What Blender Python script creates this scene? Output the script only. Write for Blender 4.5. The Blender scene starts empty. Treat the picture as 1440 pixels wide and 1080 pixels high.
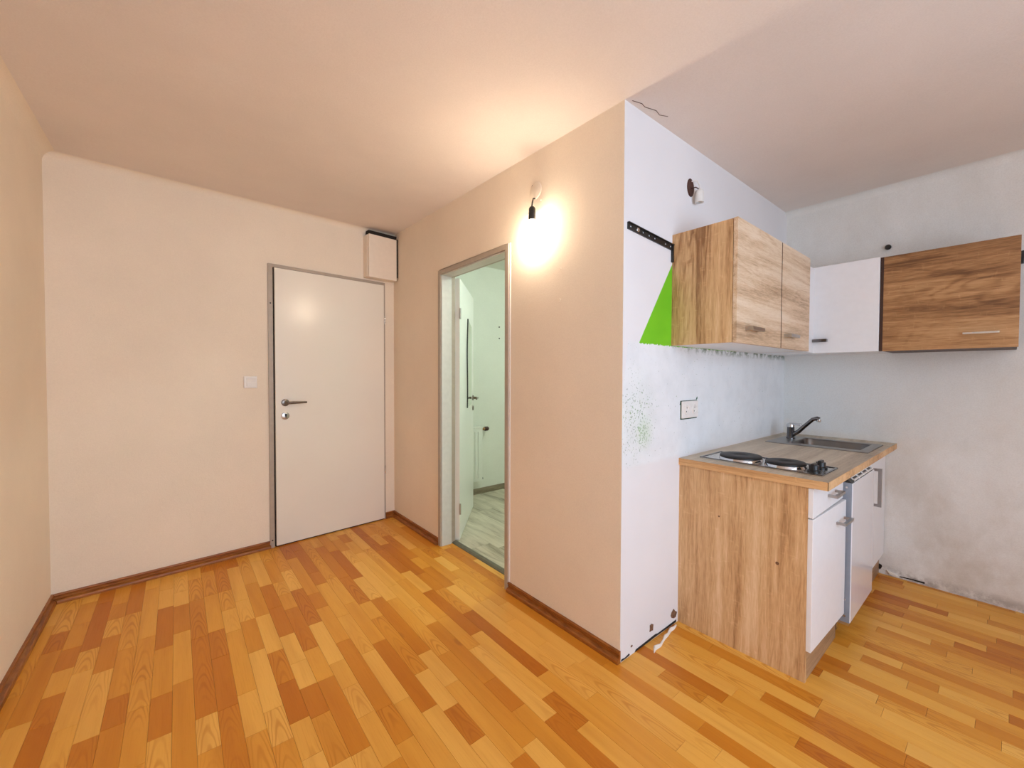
import bpy, bmesh, math, random
from mathutils import Vector, Matrix

# ------------------------------------------------------------------ camera
scn = bpy.context.scene
COL = scn.collection
CAM_H, YAW, PITCH, ROLL, FPX = 1.26, 0.686, 0.021, 0.003, 575.2
_c, _s = math.cos(YAW), math.sin(YAW)
_cp, _sp = math.cos(PITCH), math.sin(PITCH)
R0 = Vector((_c, -_s, 0)); F0 = Vector((_s, _c, 0)); ZZ = Vector((0, 0, 1))
FW = F0 * _cp - ZZ * _sp
U0 = F0 * _sp + ZZ * _cp
RT = R0 * math.cos(ROLL) + U0 * math.sin(ROLL)
UP = U0 * math.cos(ROLL) - R0 * math.sin(ROLL)
cam_d = bpy.data.cameras.new('camera')
cam = bpy.data.objects.new('camera', cam_d)
COL.objects.link(cam)
cam.matrix_world = Matrix(((RT.x, UP.x, -FW.x, 0), (RT.y, UP.y, -FW.y, 0), (RT.z, UP.z, -FW.z, CAM_H), (0, 0, 0, 1)))
cam_d.sensor_fit = 'HORIZONTAL'; cam_d.sensor_width = 36.0
cam_d.lens = FPX / 1440 * 36.0
cam_d.clip_start = 0.02
scn.camera = cam

# ------------------------------------------------------------------ sky seen through the rear window, exposure
REAR = -1.60
WX0, WX1, WZ0, WZ1 = -0.40, 1.90, 0.40, 2.32
world = bpy.data.worlds.new('sky'); scn.world = world
world.use_nodes = True
bg = world.node_tree.nodes['Background']
bg.inputs['Color'].default_value = (0.72, 0.89, 1.12, 1)
bg.inputs['Strength'].default_value = 3.1
por = bpy.data.lights.new('window_portal', 'AREA'); por.shape = 'RECTANGLE'
por.size, por.size_y = WX1 - WX0, WZ1 - WZ0
por.cycles.is_portal = True
po = bpy.data.objects.new('window_portal', por); COL.objects.link(po)
po.location = ((WX0 + WX1) / 2, REAR - 0.10, (WZ0 + WZ1) / 2); po.rotation_euler = (math.pi / 2, 0, 0)
scn.view_settings.view_transform = 'Standard'
scn.view_settings.look = 'None'
scn.view_settings.gamma = 1.0
scn.view_settings.use_curve_mapping = False
scn.view_settings.exposure = 1.0
scn.cycles.max_bounces = 16; scn.cycles.diffuse_bounces = 10
BULB_L, BULB_COL = 72.0, (1.0, 0.82, 0.62)
BATH_W, BATH_COL = 62.0, (0.86, 1.0, 0.92)

# ------------------------------------------------------------------ room numbers (metres)
XL, XB, YC, XD = -0.547, 1.49, 1.066, 3.475
YAB, YL = 3.474, 3.306
WB_T = 0.11                      # thickness of the bathroom wall
BX0, BX1, BY0, BY1 = XB + WB_T, 3.30, YC + 0.10, 3.55
BATH_H = 2.41
A_ANG = math.atan2(YAB - YL, XB - XL)
A_MAT = Matrix.Translation((XB, YAB, 0)) @ Matrix.Rotation(A_ANG, 4, 'Z')   # local x runs along the back wall, corner = 0
def ax(x): return (x - XB) / math.cos(A_ANG)

def clamp(t): return max(0.0, min(1.0, t))
def ceil_z(x, y):
    return 2.437 + 0.050 * clamp((y - 1.066) / 2.408) * (0.4 + 0.6 * clamp((x - XL) / 2.037)) + 0.016 * clamp((x - XB) / 2.0)

random.seed(4)
# ------------------------------------------------------------------ mesh helpers
class MB:
    def __init__(self):
        self.v = []; self.f = []; self.sm = []
    def add(self, vs, fs, smooth=False):
        o = len(self.v)
        self.v += [Vector(p) for p in vs]
        for q in fs:
            self.f.append([i + o for i in q]); self.sm.append(smooth)
        return self
    def box(self, x0, x1, y0, y1, z0, z1):
        return self.add([(x0, y0, z0), (x1, y0, z0), (x1, y1, z0), (x0, y1, z0), (x0, y0, z1), (x1, y0, z1), (x1, y1, z1), (x0, y1, z1)],
                        [(3, 2, 1, 0), (4, 5, 6, 7), (0, 1, 5, 4), (1, 2, 6, 5), (2, 3, 7, 6), (3, 0, 4, 7)])
    def tube(self, pts, rad, n=12, cap=True):
        pts = [Vector(p) for p in pts]
        rads = rad if isinstance(rad, (list, tuple)) else [rad] * len(pts)
        rings = []
        prev = None
        for i, p in enumerate(pts):
            t = (pts[min(i + 1, len(pts) - 1)] - pts[max(i - 1, 0)]).normalized()
            if prev is None:
                a = Vector((0, 0, 1)) if abs(t.z) < 0.9 else Vector((1, 0, 0))
                u = t.cross(a).normalized()
            else:
                u = (prev - t * prev.dot(t)).normalized()
            prev = u
            w = t.cross(u)
            rings.append([p + (u * math.cos(2 * math.pi * k / n) + w * math.sin(2 * math.pi * k / n)) * rads[i] for k in range(n)])
        vs = [p for r in rings for p in r]; fs = []
        for i in range(len(rings) - 1):
            for k in range(n):
                fs.append((i * n + k, i * n + (k + 1) % n, (i + 1) * n + (k + 1) % n, (i + 1) * n + k))
        self.add(vs, fs, True)
        if cap:
            o = len(rings) - 1
            self.add(rings[0], [tuple(range(n))[::-1]]); self.add(rings[o], [tuple(range(n))])
        return self
    def lathe(self, c, prof, axis='z', n=28):
        c = Vector(c); vs = []; fs = []
        for r, h in prof:
            for k in range(n):
                a = 2 * math.pi * k / n
                p = {'z': (r * math.cos(a), r * math.sin(a), h), 'y': (r * math.cos(a), h, -r * math.sin(a)), 'x': (h, r * math.cos(a), r * math.sin(a))}[axis]
                vs.append(c + Vector(p))
        for i in range(len(prof) - 1):
            for k in range(n):
                fs.append((i * n + k, i * n + (k + 1) % n, (i + 1) * n + (k + 1) % n, (i + 1) * n + k))
        self.add(vs, fs, True)
        if prof[0][0] > 1e-6: self.add(vs[:n], [tuple(range(n))[::-1]])
        if prof[-1][0] > 1e-6: self.add(vs[-n:], [tuple(range(n))])
        return self
    def prism(self, poly, plane, a, b):
        """poly: 2D points, extruded from a to b along the axis normal to plane ('xy','xz','yz')"""
        def P(u, v, w): return {'xy': (u, v, w), 'xz': (u, w, v), 'yz': (w, u, v)}[plane]
        n = len(poly)
        vs = [P(u, v, a) for u, v in poly] + [P(u, v, b) for u, v in poly]
        fs = [tuple(range(n))[::-1], tuple(range(n, 2 * n))] + [(i, (i + 1) % n, n + (i + 1) % n, n + i) for i in range(n)]
        return self.add(vs, fs)
    def holed(self, x0, x1, y0, y1, z0, z1, hx0, hx1, hy0, hy1):
        for (a, b, c, d) in ((x0, hx0, y0, y1), (hx1, x1, y0, y1), (hx0, hx1, y0, hy0), (hx0, hx1, hy1, y1)):
            self.box(a, b, c, d, z0, z1)
        return self

ROOTM = {}
def _mesh(name, mb, mat, M=None, bevel=0.0, weld=True):
    me = bpy.data.meshes.new(name)
    inv = M.inverted() if M is not None else None
    me.from_pydata([tuple(inv @ p) if inv else tuple(p) for p in mb.v], [], mb.f)
    bm = bmesh.new(); bm.from_mesh(me)
    for f, s in zip(bm.faces, mb.sm): f.smooth = s
    if weld: bmesh.ops.remove_doubles(bm, verts=bm.verts, dist=1e-6)
    bmesh.ops.recalc_face_normals(bm, faces=bm.faces)
    bm.to_mesh(me); bm.free()
    if any(mb.sm): me.set_sharp_from_angle(angle=math.radians(40))
    if mat: me.materials.append(mat)
    return me
def _bev(o, w, seg=2):
    m = o.modifiers.new('bevel', 'BEVEL'); m.width = w; m.segments = seg; m.limit_method = 'ANGLE'; m.angle_limit = math.radians(50)
def tag(o, label, cat=None, group=None, kind=None):
    if label: o['label'] = label
    if cat: o['category'] = cat
    if group: o['group'] = group
    if kind: o['kind'] = kind
    return o
def thing(name, label, cat, loc, rotz=0, group=None, kind=None):
    o = bpy.data.objects.new(name, None); COL.objects.link(o)
    o.location = loc; o.rotation_euler = (0, 0, rotz); o.empty_display_size = 0.05
    ROOTM[o] = Matrix.Translation(loc) @ Matrix.Rotation(rotz, 4, 'Z')
    return tag(o, label, cat, group, kind)
def part(name, mb, mat, parent, bevel=0.0, local=False, label=None):
    """mesh child; coordinates are world (or the thing's own frame when local)"""
    M = ROOTM[parent]
    me = _mesh(name, mb, mat, None if local else M)
    o = bpy.data.objects.new(name, me); COL.objects.link(o); o.parent = parent
    ROOTM[o] = M
    if bevel: _bev(o, bevel)
    if label: o['label'] = label
    return o
def solo(name, mb, mat, label, cat=None, group=None, kind=None, bevel=0.0, loc=None, rotz=0):
    """one-mesh top-level object with its origin at the middle of its base"""
    if loc is None:
        xs = [p.x for p in mb.v]; ys = [p.y for p in mb.v]; zs = [p.z for p in mb.v]
        loc = ((min(xs) + max(xs)) / 2, (min(ys) + max(ys)) / 2, min(zs))
    M = Matrix.Translation(loc) @ Matrix.Rotation(rotz, 4, 'Z')
    o = bpy.data.objects.new(name, _mesh(name, mb, mat, M)); COL.objects.link(o)
    o.location = loc; o.rotation_euler = (0, 0, rotz)
    ROOTM[o] = M
    if bevel: _bev(o, bevel)
    return tag(o, label, cat, group, kind)
def T(mb, M):
    mb.v = [M @ p for p in mb.v]; return mb

# ------------------------------------------------------------------ material helpers
def lin(h):
    h = h.lstrip('#'); out = []
    for i in (0, 2, 4):
        c = int(h[i:i + 2], 16) / 255
        out.append(c / 12.92 if c <= 0.04045 else ((c + 0.055) / 1.055) ** 2.4)
    return tuple(out) + (1,)
class NT:
    def __init__(self, name):
        self.m = bpy.data.materials.new(name); self.m.use_nodes = True
        self.t = self.m.node_tree; self.n = self.t.nodes; self.b = self.n['Principled BSDF']
    def new(self, typ, **kw):
        nd = self.n.new(typ)
        for k, v in kw.items(): setattr(nd, k, v)
        return nd
    def set(self, sock, val):
        if hasattr(val, 'outputs'): self.t.links.new(val.outputs[0], sock)
        elif isinstance(val, bpy.types.NodeSocket): self.t.links.new(val, sock)
        else: sock.default_value = val
    def math(self, op, a, b=0.0, c=0.0, cl=False):
        nd = self.new('ShaderNodeMath', operation=op, use_clamp=cl)
        self.set(nd.inputs[0], a); self.set(nd.inputs[1], b)
        if op in ('MULTIPLY_ADD', 'SMOOTH_MIN', 'COMPARE'): self.set(nd.inputs[2], c)
        return nd.outputs[0]
    def pos(self): return self.new('ShaderNodeNewGeometry').outputs['Position']
    def sep(self, v):
        nd = self.new('ShaderNodeSeparateXYZ'); self.set(nd.inputs[0], v); return nd.outputs
    def comb(self, x, y, z):
        nd = self.new('ShaderNodeCombineXYZ')
        for i, q in enumerate((x, y, z)): self.set(nd.inputs[i], q)
        return nd.outputs[0]
    def scale(self, v, s):
        nd = self.new('ShaderNodeVectorMath', operation='MULTIPLY'); self.set(nd.inputs[0], v); nd.inputs[1].default_value = s; return nd.outputs[0]
    def addv(self, a, b):
        nd = self.new('ShaderNodeVectorMath', operation='ADD'); self.set(nd.inputs[0], a); self.set(nd.inputs[1], b); return nd.outputs[0]
    def noise(self, v, sc=5, det=3, rough=0.5, dist=0.0):
        nd = self.new('ShaderNodeTexNoise'); self.set(nd.inputs['Vector'], v)
        nd.inputs['Scale'].default_value = sc; nd.inputs['Detail'].default_value = det; nd.inputs['Roughness'].default_value = rough; nd.inputs['Distortion'].default_value = dist
        return nd.outputs[0]
    def ramp(self, fac, stops, interp='LINEAR'):
        nd = self.new('ShaderNodeValToRGB'); self.set(nd.inputs[0], fac)
        cr = nd.color_ramp; cr.interpolation = interp
        while len(cr.elements) < len(stops): cr.elements.new(0.5)
        for e, (p, c) in zip(cr.elements, stops):
            e.position = p; e.color = c if len(c) == 4 else tuple(c) + (1,)
        return nd.outputs[0]
    def mix(self, fac, a, b, mode='MIX'):
        nd = self.new('ShaderNodeMix', data_type='RGBA', blend_type=mode)
        self.set(nd.inputs[0], fac); self.set(nd.inputs[6], a); self.set(nd.inputs[7], b); return nd.outputs[2]
    def mrange(self, v, a, b, c=0.0, d=1.0, smooth=False):
        nd = self.new('ShaderNodeMapRange', clamp=True)
        if smooth: nd.interpolation_type = 'SMOOTHSTEP'
        self.set(nd.inputs[0], v)
        for i, q in enumerate((a, b, c, d)): self.set(nd.inputs[i + 1], q)
        return nd.outputs[0]
    def bump(self, h, st=0.2, dist=0.002):
        nd = self.new('ShaderNodeBump'); nd.inputs['Strength'].default_value = st; nd.inputs['Distance'].default_value = dist
        self.set(nd.inputs['Height'], h); self.t.links.new(nd.outputs[0], self.b.inputs['Normal'])
    def out(self, col=None, rough=0.5, metal=0.0, spec=None, coat=None):
        if col is not None: self.set(self.b.inputs['Base Color'], col)
        self.set(self.b.inputs['Roughness'], rough); self.b.inputs['Metallic'].default_value = metal
        if spec is not None: self.b.inputs['Specular IOR Level'].default_value = spec
        if coat: self.b.inputs['Coat Weight'].default_value = coat; self.b.inputs['Coat Roughness'].default_value = 0.08
        return self.m

def plain(name, col, rough=0.5, metal=0.0, var=0.04, sc=30, bump=0.0, spec=None, coat=None):
    k = NT(name); p = k.pos(); nz = k.noise(p, sc, 3)
    c = lin(col) if isinstance(col, str) else col
    dark = tuple(q * (1 - var) for q in c[:3]) + (1,); lite = tuple(min(1, q * (1 + var)) for q in c[:3]) + (1,)
    cc = k.ramp(nz, [(0.3, dark), (0.7, lite)])
    if bump: k.bump(k.noise(p, sc * 6, 2), bump, 0.001)
    return k.out(cc, rough, metal, spec, coat)

def plaster(name, col, grain=0.18, stain=0.05):
    k = NT(name); p = k.pos()
    big = k.noise(p, 1.6, 4, 0.6); fine = k.noise(p, 170, 3, 0.6)
    c = lin(col) if isinstance(col, str) else col
    d = tuple(q * (1 - stain) for q in c[:3]) + (1,); l = tuple(min(1, q * (1 + stain * 0.5)) for q in c[:3]) + (1,)
    cc = k.ramp(big, [(0.3, d), (0.65, l)])
    cc = k.mix(k.mrange(fine, 0.35, 0.7, 0.0, 0.07), cc, (0.25, 0.19, 0.13, 1))
    k.bump(k.math('ADD', fine, k.math('MULTIPLY', k.noise(p, 40, 3), 0.6)), grain, 0.004)
    return k.out(cc, 0.85, spec=0.25)

CREAM = (0.85, 0.75, 0.615, 1)
M_wall = plaster('cream_wall_paint', CREAM)
M_wallD = None
M_ceil = plaster('ceiling_paint', (0.80, 0.73, 0.675, 1), 0.14)
M_bathwall = plaster('bathroom_wall_paint', (0.78, 0.80, 0.74, 1), 0.08)

def kitchen_wall():
    k = NT('patched_white_wall_paint'); p = k.pos(); x, y, z = k.sep(p)
    fine = k.noise(p, 150, 3, 0.6); mid = k.noise(p, 9, 4, 0.6); big = k.noise(p, 2.2, 3)
    base = k.ramp(big, [(0.3, (0.74, 0.735, 0.745, 1)), (0.7, (0.79, 0.78, 0.785, 1))])
    # rough repainted band between worktop height and wall cabinets
    band = k.math('MULTIPLY', k.mrange(k.math('ADD', z, k.math('MULTIPLY', mid, 0.02)), 0.855, 0.875), k.mrange(z, 1.425, 1.405))
    strip = k.mrange(k.math('SUBTRACT', x, k.math('MULTIPLY_ADD', z, 0.16, 1.30)), 0.0, 0.006)
    band = k.math('MULTIPLY', band, strip)
    rough = k.ramp(mid, [(0.3, (0.73, 0.755, 0.77, 1)), (0.6, (0.79, 0.815, 0.83, 1))])
    col = k.mix(band, base, rough)
    # speckles where green paint shows through
    dx = k.math('MULTIPLY', k.math('SUBTRACT', x, 1.60), 5.0); dz = k.math('MULTIPLY', k.math('SUBTRACT', z, 1.06), 3.4)
    blob = k.math('SUBTRACT', 1.0, k.math('SQRT', k.math('ADD', k.math('MULTIPLY', dx, dx), k.math('MULTIPLY', dz, dz))), cl=True)
    dx2 = k.math('MULTIPLY', k.math('SUBTRACT', x, 1.665), 13.0); dz2 = k.math('MULTIPLY', k.math('SUBTRACT', z, 1.00), 10.0)
    blob2 = k.math('SUBTRACT', 1.0, k.math('SQRT', k.math('ADD', k.math('MULTIPLY', dx2, dx2), k.math('MULTIPLY', dz2, dz2))), cl=True)
    sp = k.noise(k.addv(p, (3.1, 0, 1.7)), 110, 2, 0.6)
    thr = k.math('SUBTRACT', 0.70, k.math('ADD', k.math('MULTIPLY', blob, 0.16), k.math('MULTIPLY', blob2, 0.08)))
    spot = k.math('MULTIPLY', k.mrange(k.math('SUBTRACT', sp, thr), 0.0, 0.05), band)
    scol = k.ramp(k.noise(p, 40, 2), [(0.4, (0.16, 0.20, 0.17, 1)), (0.6, (0.20, 0.36, 0.14, 1))])
    col = k.mix(k.math('MULTIPLY', spot, 0.75), col, scol)
    col = k.mix(k.math('MULTIPLY', k.math('ADD', blob2, k.math('MULTIPLY', blob, 0.35)), 0.34), col, (0.42, 0.62, 0.34, 1))
    # green painted triangle, frayed along the lower edge
    fr = k.math('MULTIPLY', k.math('SUBTRACT', k.noise(p, 130, 2), 0.5), 0.022)
    ga = k.mrange(k.math('SUBTRACT', x, k.math('MULTIPLY_ADD', k.math('SUBTRACT', z, 1.412), 0.69, 1.613)), 0.0, 0.002)
    gb = k.math('MULTIPLY', k.mrange(k.math('ADD', z, fr), 1.405, 1.408), k.mrange(z, 1.90, 1.89)); gc = k.mrange(k.math('ADD', x, k.math('MULTIPLY', fr, 0.2)), 2.62, 2.60)
    gcol = k.ramp(k.noise(p, 6, 2), [(0.3, (0.155, 0.50, 0.012, 1)), (0.7, (0.19, 0.56, 0.015, 1))])
    col = k.mix(k.math('MULTIPLY', k.math('MULTIPLY', ga, gb), gc), col, gcol)
    # patchy dark green line in the inner corner under the cabinets
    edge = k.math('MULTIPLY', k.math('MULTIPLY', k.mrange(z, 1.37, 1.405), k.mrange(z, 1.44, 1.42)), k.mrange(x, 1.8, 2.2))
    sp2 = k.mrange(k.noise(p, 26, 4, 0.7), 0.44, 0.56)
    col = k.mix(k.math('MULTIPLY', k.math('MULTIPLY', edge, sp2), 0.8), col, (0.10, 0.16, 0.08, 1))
    k.bump(k.math('ADD', fine, k.math('MULTIPLY', mid, 0.5)), 0.10, 0.003)
    return k.out(col, 0.7, spec=0.3)
M_kwall = kitchen_wall()

def right_wall():
    k = NT('stained_white_wall_paint'); p = k.pos(); x, y, z = k.sep(p)
    fine = k.noise(p, 170, 3, 0.6); st = k.noise(k.scale(p, (1, 1.6, 1)), 3.0, 5, 0.65)
    col = k.ramp(st, [(0.25, (0.70, 0.68, 0.635, 1)), (0.7, (0.79, 0.78, 0.745, 1))])
    splash = k.math('MULTIPLY', k.mrange(z, 0.86, 0.90), k.mrange(z, 1.44, 1.39))
    splash = k.math('MULTIPLY', splash, k.mrange(y, 0.0, 0.7))
    col = k.mix(splash, col, (0.74, 0.755, 0.745, 1))
    low_brown = k.math('MULTIPLY', k.mrange(k.noise(k.scale(p, (1, 1, 0.7)), 2.2, 5, 0.65), 0.38, 0.62), k.mrange(z, 1.25, 0.2))
    col = k.mix(k.math('MULTIPLY', low_brown, 0.65), col, (0.46, 0.38, 0.29, 1))  # patchy brown tint, stronger towards the floor
    low = k.mrange(z, 0.07, 0.03)
    col = k.mix(k.math('MULTIPLY', low, k.mrange(k.noise(p, 14, 4, 0.7), 0.4, 0.6)), col, (0.42, 0.38, 0.34, 1))
    col = k.mix(k.mrange(fine, 0.4, 0.72, 0.0, 0.10), col, (0.20, 0.16, 0.12, 1))
    k.bump(k.math('ADD', fine, k.math('MULTIPLY', k.noise(p, 45, 3), 0.6)), 0.22, 0.004)
    return k.out(col, 0.85, spec=0.25)
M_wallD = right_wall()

def oak(name, grain, cols, seed=0.0, rough=0.45, sc=1.0):
    """sonoma-oak print: grain axis 'x','y','z'"""
    k = NT(name); p = k.addv(k.pos(), (seed, seed * 1.7, seed * 0.6))
    def st(v): return {'x': (v, 1, 1), 'y': (1, v, 1), 'z': (1, 1, v)}[grain]
    warp = k.noise(k.scale(p, st(0.20)), 4.6 * sc, 2, 0.5, 0.9)
    bands = k.noise(k.scale(p, st(0.07)), 9.0 * sc, 2, 0.5)
    streak = k.noise(k.scale(p, st(0.045)), 55 * sc, 3, 0.6)
    fib = k.noise(k.scale(p, st(0.06)), 330, 2, 0.6)
    fleck = k.noise(k.scale(p, st(3.0)), 22, 2, 0.6)
    rings = k.math('POWER', k.math('ABSOLUTE', k.math('SINE', k.math('MULTIPLY', warp, 42.0))), 5.0)
    rings = k.math('MULTIPLY', rings, k.mrange(k.noise(k.scale(p, st(0.5)), 2.6, 1), 0.48, 0.62))
    v = k.math('ADD', k.math('MULTIPLY', warp, 0.25), k.math('MULTIPLY', bands, 0.55))
    v = k.math('ADD', v, k.math('MULTIPLY', k.math('SUBTRACT', streak, 0.5), 0.42))
    v = k.math('ADD', v, k.math('MULTIPLY', k.math('SUBTRACT', fib, 0.5), 0.34))
    v = k.math('SUBTRACT', v, k.math('MULTIPLY', rings, 0.11))
    v = k.math('ADD', v, k.math('MULTIPLY', k.mrange(fleck, 0.62, 0.72), 0.05))
    a, b, c, d = [lin(q_) for q_ in cols]
    col = k.ramp(v, [(0.20, a), (0.36, b), (0.46, c), (0.60, d)])
    k.bump(fib, 0.10, 0.001)
    return k.out(col, rough, spec=0.35)
OAKC = ['8a5f3a', 'b98a5c', 'd0a273', 'dcb488']
M_oak_v = oak('oak_print_vertical', 'z', ['8d6540', 'c49b6d', 'd5b082', 'e4c69e'], 0.0)
M_oak_h = oak('oak_print_horizontal', 'x', ['a58768', 'cfb190', 'dcc4a7', 'e6d2b9'], 3.3)
M_oak_hr = oak('oak_print_horizontal_dark', 'y', ['6a472a', '976c44', 'b08457', 'c2986c'], 7.7)
M_oak_top = oak('oak_print_worktop', 'x', ['a79883', 'bfb09a', 'cdbfa9', 'd9ccb8'], 11.0, sc=0.8)
M_oak_edge = oak('oak_print_edge', 'y', ['a87c50', 'c79a68', 'd6ab78', 'dfb98a'], 5.0)
M_plinth = oak('plinth_print', 'x', ['7d5f45', '9b7b5c', 'ab8a68', 'b89878'], 2.0)

M_whitelam = plain('white_laminate', (0.80, 0.80, 0.81, 1), 0.32, var=0.015, spec=0.5)
M_whiteedge = plain('white_edge_band', (0.76, 0.74, 0.70, 1), 0.4, var=0.02)
M_fridge = plain('white_enamel', (0.78, 0.78, 0.81, 1), 0.13, var=0.01, coat=0.4)
M_greyside = plain('grey_door_side', (0.26, 0.29, 0.34, 1), 0.35, var=0.04)
M_black = plain('black_plastic', (0.012, 0.012, 0.012, 1), 0.35, var=0.2)
M_iron = plain('cast_iron', (0.009, 0.0085, 0.008, 1), 0.5, var=0.25, sc=60)
M_steel = plain('brushed_steel', (0.66, 0.64, 0.60, 1), 0.26, 1.0, var=0.08, sc=14)
M_sinksteel = plain('dull_sink_steel', (0.34, 0.32, 0.30, 1), 0.34, 1.0, var=0.10, sc=14)
M_chrome = plain('chrome', (0.62, 0.62, 0.63, 1), 0.10, 1.0, var=0.03)
M_darkchrome = plain('smoky_chrome', (0.20, 0.195, 0.20, 1), 0.16, 1.0, var=0.05)
M_nickel = plain('satin_nickel', (0.52, 0.50, 0.47, 1), 0.30, 1.0, var=0.05)
M_satin = plain('satin_handle_metal', (0.42, 0.41, 0.40, 1), 0.32, 0.9, var=0.04)
M_bronze = plain('dark_nickel', (0.18, 0.15, 0.125, 1), 0.28, 1.0, var=0.08)
M_frame = plain('grey_steel_frame_paint', (0.41, 0.345, 0.275, 1), 0.38, var=0.05, spec=0.5)
M_frame_lit = plain('lit_frame_paint', (0.62, 0.61, 0.57, 1), 0.34, var=0.04, spec=0.5)  # frame grey lightened: bathroom light on the reveal put into the colour
M_leaf = plain('white_door_paint', (0.83, 0.785, 0.69, 1), 0.24, var=0.012, sc=3, spec=0.55)
M_leafb = plain('white_bath_door_paint', (0.82, 0.82, 0.78, 1), 0.30, var=0.012, sc=3, spec=0.45)
M_gap = plain('dark_gap', (0.02, 0.014, 0.01, 1), 0.9, var=0.2)
M_plastic = plain('white_plastic', (0.80, 0.77, 0.73, 1), 0.35, var=0.02)
M_box = plain('cream_box_paint', (0.82, 0.72, 0.60, 1), 0.45, var=0.02)
M_porcelain = plain('white_lampholder_plastic', (0.76, 0.74, 0.70, 1), 0.30, var=0.03)
M_rust = plain('rust_brown', (0.055, 0.016, 0.010, 1), 0.4, var=0.3, sc=90)
M_brass = plain('valve_brass', (0.40, 0.24, 0.11, 1), 0.4, 0.7, var=0.2)
M_radiator = plain('radiator_enamel', (0.78, 0.80, 0.75, 1), 0.3, var=0.02)
M_chip = plain('bare_plaster', (0.17, 0.085, 0.045, 1), 0.9, var=0.4, sc=80)
M_caulk = plain('white_caulk', (0.80, 0.76, 0.68, 1), 0.6, var=0.06, sc=60)
M_sill = plain('threshold_metal', (0.18, 0.165, 0.12, 1), 0.45, 0.4, var=0.1)

def skirting_mat():
    k = NT('stained_skirting_wood'); p = k.pos()
    f = k.noise(k.scale(p, (0.25, 0.25, 3)), 60, 4, 0.6); b = k.noise(p, 3, 2)
    col = k.ramp(k.math('ADD', k.math('MULTIPLY', f, 0.7), k.math('MULTIPLY', b, 0.3)), [(0.32, lin('6e3b14')), (0.5, lin('935620')), (0.68, lin('ac6e30'))])
    return k.out(col, 0.38, spec=0.45)
M_skirt = skirting_mat()
M_bskirt = oak('bath_skirting_print', 'x', ['6f6453', '8b7f6c', '9d917d', 'aaa08c'], 1.0)

def floor_mat(name, island):
    k = NT(name); g = k.new('ShaderNodeNewGeometry'); p = g.outputs['Position']
    rnd = g.outputs['Random Per Island'] if island else k.new('ShaderNodeObjectInfo').outputs['Random']
    off = k.comb(k.math('MULTIPLY', rnd, 37.0), k.math('MULTIPLY', rnd, 91.0), 0.0)
    q = k.addv(p, off)
    warp = k.noise(k.scale(q, (1, 0.09, 1)), 16, 2, 0.5, 0.4)
    fib = k.noise(k.scale(q, (1, 0.03, 1)), 230, 3, 0.6)
    # cathedral figure on some strips
    if island:
        xl = k.math('SUBTRACT', k.noise(k.scale(q, (1, 0.1, 1)), 12, 1), 0.5)
    else:
        xl = k.sep(k.new('ShaderNodeTexCoord').outputs['Object'])[0]
    yy = k.sep(q)[1]
    arch = k.math('ADD', k.math('MULTIPLY', k.math('MULTIPLY', xl, xl), 1.3), k.math('MULTIPLY', yy, 1.5))
    arch = k.math('ADD', arch, k.math('MULTIPLY', k.noise(k.scale(q, (1, 0.35, 1)), 9, 2), 0.55))
    rings = k.math('SINE', k.math('MULTIPLY', arch, 46.0))
    rings = k.math('MULTIPLY', k.mrange(rings, 0.1, 0.95), k.mrange(k.noise(k.scale(q, (1, .5, 1)), 3.1, 1), 0.47, 0.60))
    sel = k.math('GREATER_THAN', k.math('FRACT', k.math('MULTIPLY', rnd, 7.31)), 0.40)
    rings = k.math('MULTIPLY', rings, sel)
    tone = k.math('FRACT', k.math('MULTIPLY', rnd, 13.77))
    base = k.ramp(tone, [(0.0, lin('eab256')), (0.28, lin('e3a646')), (0.50, lin('dc9a38')), (0.70, lin('d28b2a')), (0.83, lin('c97d20')), (1.0, lin('bd6e17'))])
    dark = k.mix(1.0, base, (0.74, 0.58, 0.38, 1), 'MULTIPLY')
    col = k.mix(k.math('MULTIPLY', rings, 0.75), base, dark)
    col = k.mix(k.mrange(warp, 0.45, 0.75, 0.0, 0.45), col, dark)
    col = k.mix(k.mrange(fib, 0.5, 0.8, 0.0, 0.35), col, dark)
    # rare knots
    vo = k.new('ShaderNodeTexVoronoi'); k.set(vo.inputs['Vector'], k.scale(q, (1, 0.45, 1))); vo.inputs['Scale'].default_value = 3.2
    kn = k.mrange(vo.outputs['Distance'], 0.06, 0.03)
    col = k.mix(k.math('MULTIPLY', kn, 0.6), col, lin('a8641f'))
    return k.out(col, k.mrange(fib, 0.3, 0.7, 0.32, 0.40), spec=0.30)
M_strip = floor_mat('beech_laminate_strip', False)
M_strip2 = floor_mat('beech_laminate_strip_far', True)

def bath_plank_mat():
    k = NT('grey_wood_plank'); p = k.pos(); rnd = k.new('ShaderNodeObjectInfo').outputs['Random']
    q = k.addv(p, k.comb(k.math('MULTIPLY', rnd, 31.0), k.math('MULTIPLY', rnd, 57.0), 0.0))
    w = k.noise(k.scale(q, (1, 0.16, 1)), 8, 4, 0.65, 0.8); f = k.noise(k.scale(q, (1, 0.05, 1)), 120, 3, 0.6)
    v = k.math('ADD', k.math('MULTIPLY', w, 0.8), k.math('MULTIPLY', f, 0.25))
    v = k.math('ADD', v, k.math('MULTIPLY', rnd, 0.06))
    col = k.ramp(v, [(0.33, lin('4a4232')), (0.42, lin('9b917e')), (0.54, lin('c2b9a6')), (0.70, lin('d8d0be'))])
    return k.out(col, 0.4, spec=0.4)
M_bplank = bath_plank_mat()
M_base = plain('floor_underlay', (0.10, 0.05, 0.02, 1), 0.9, var=0.1)

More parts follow.
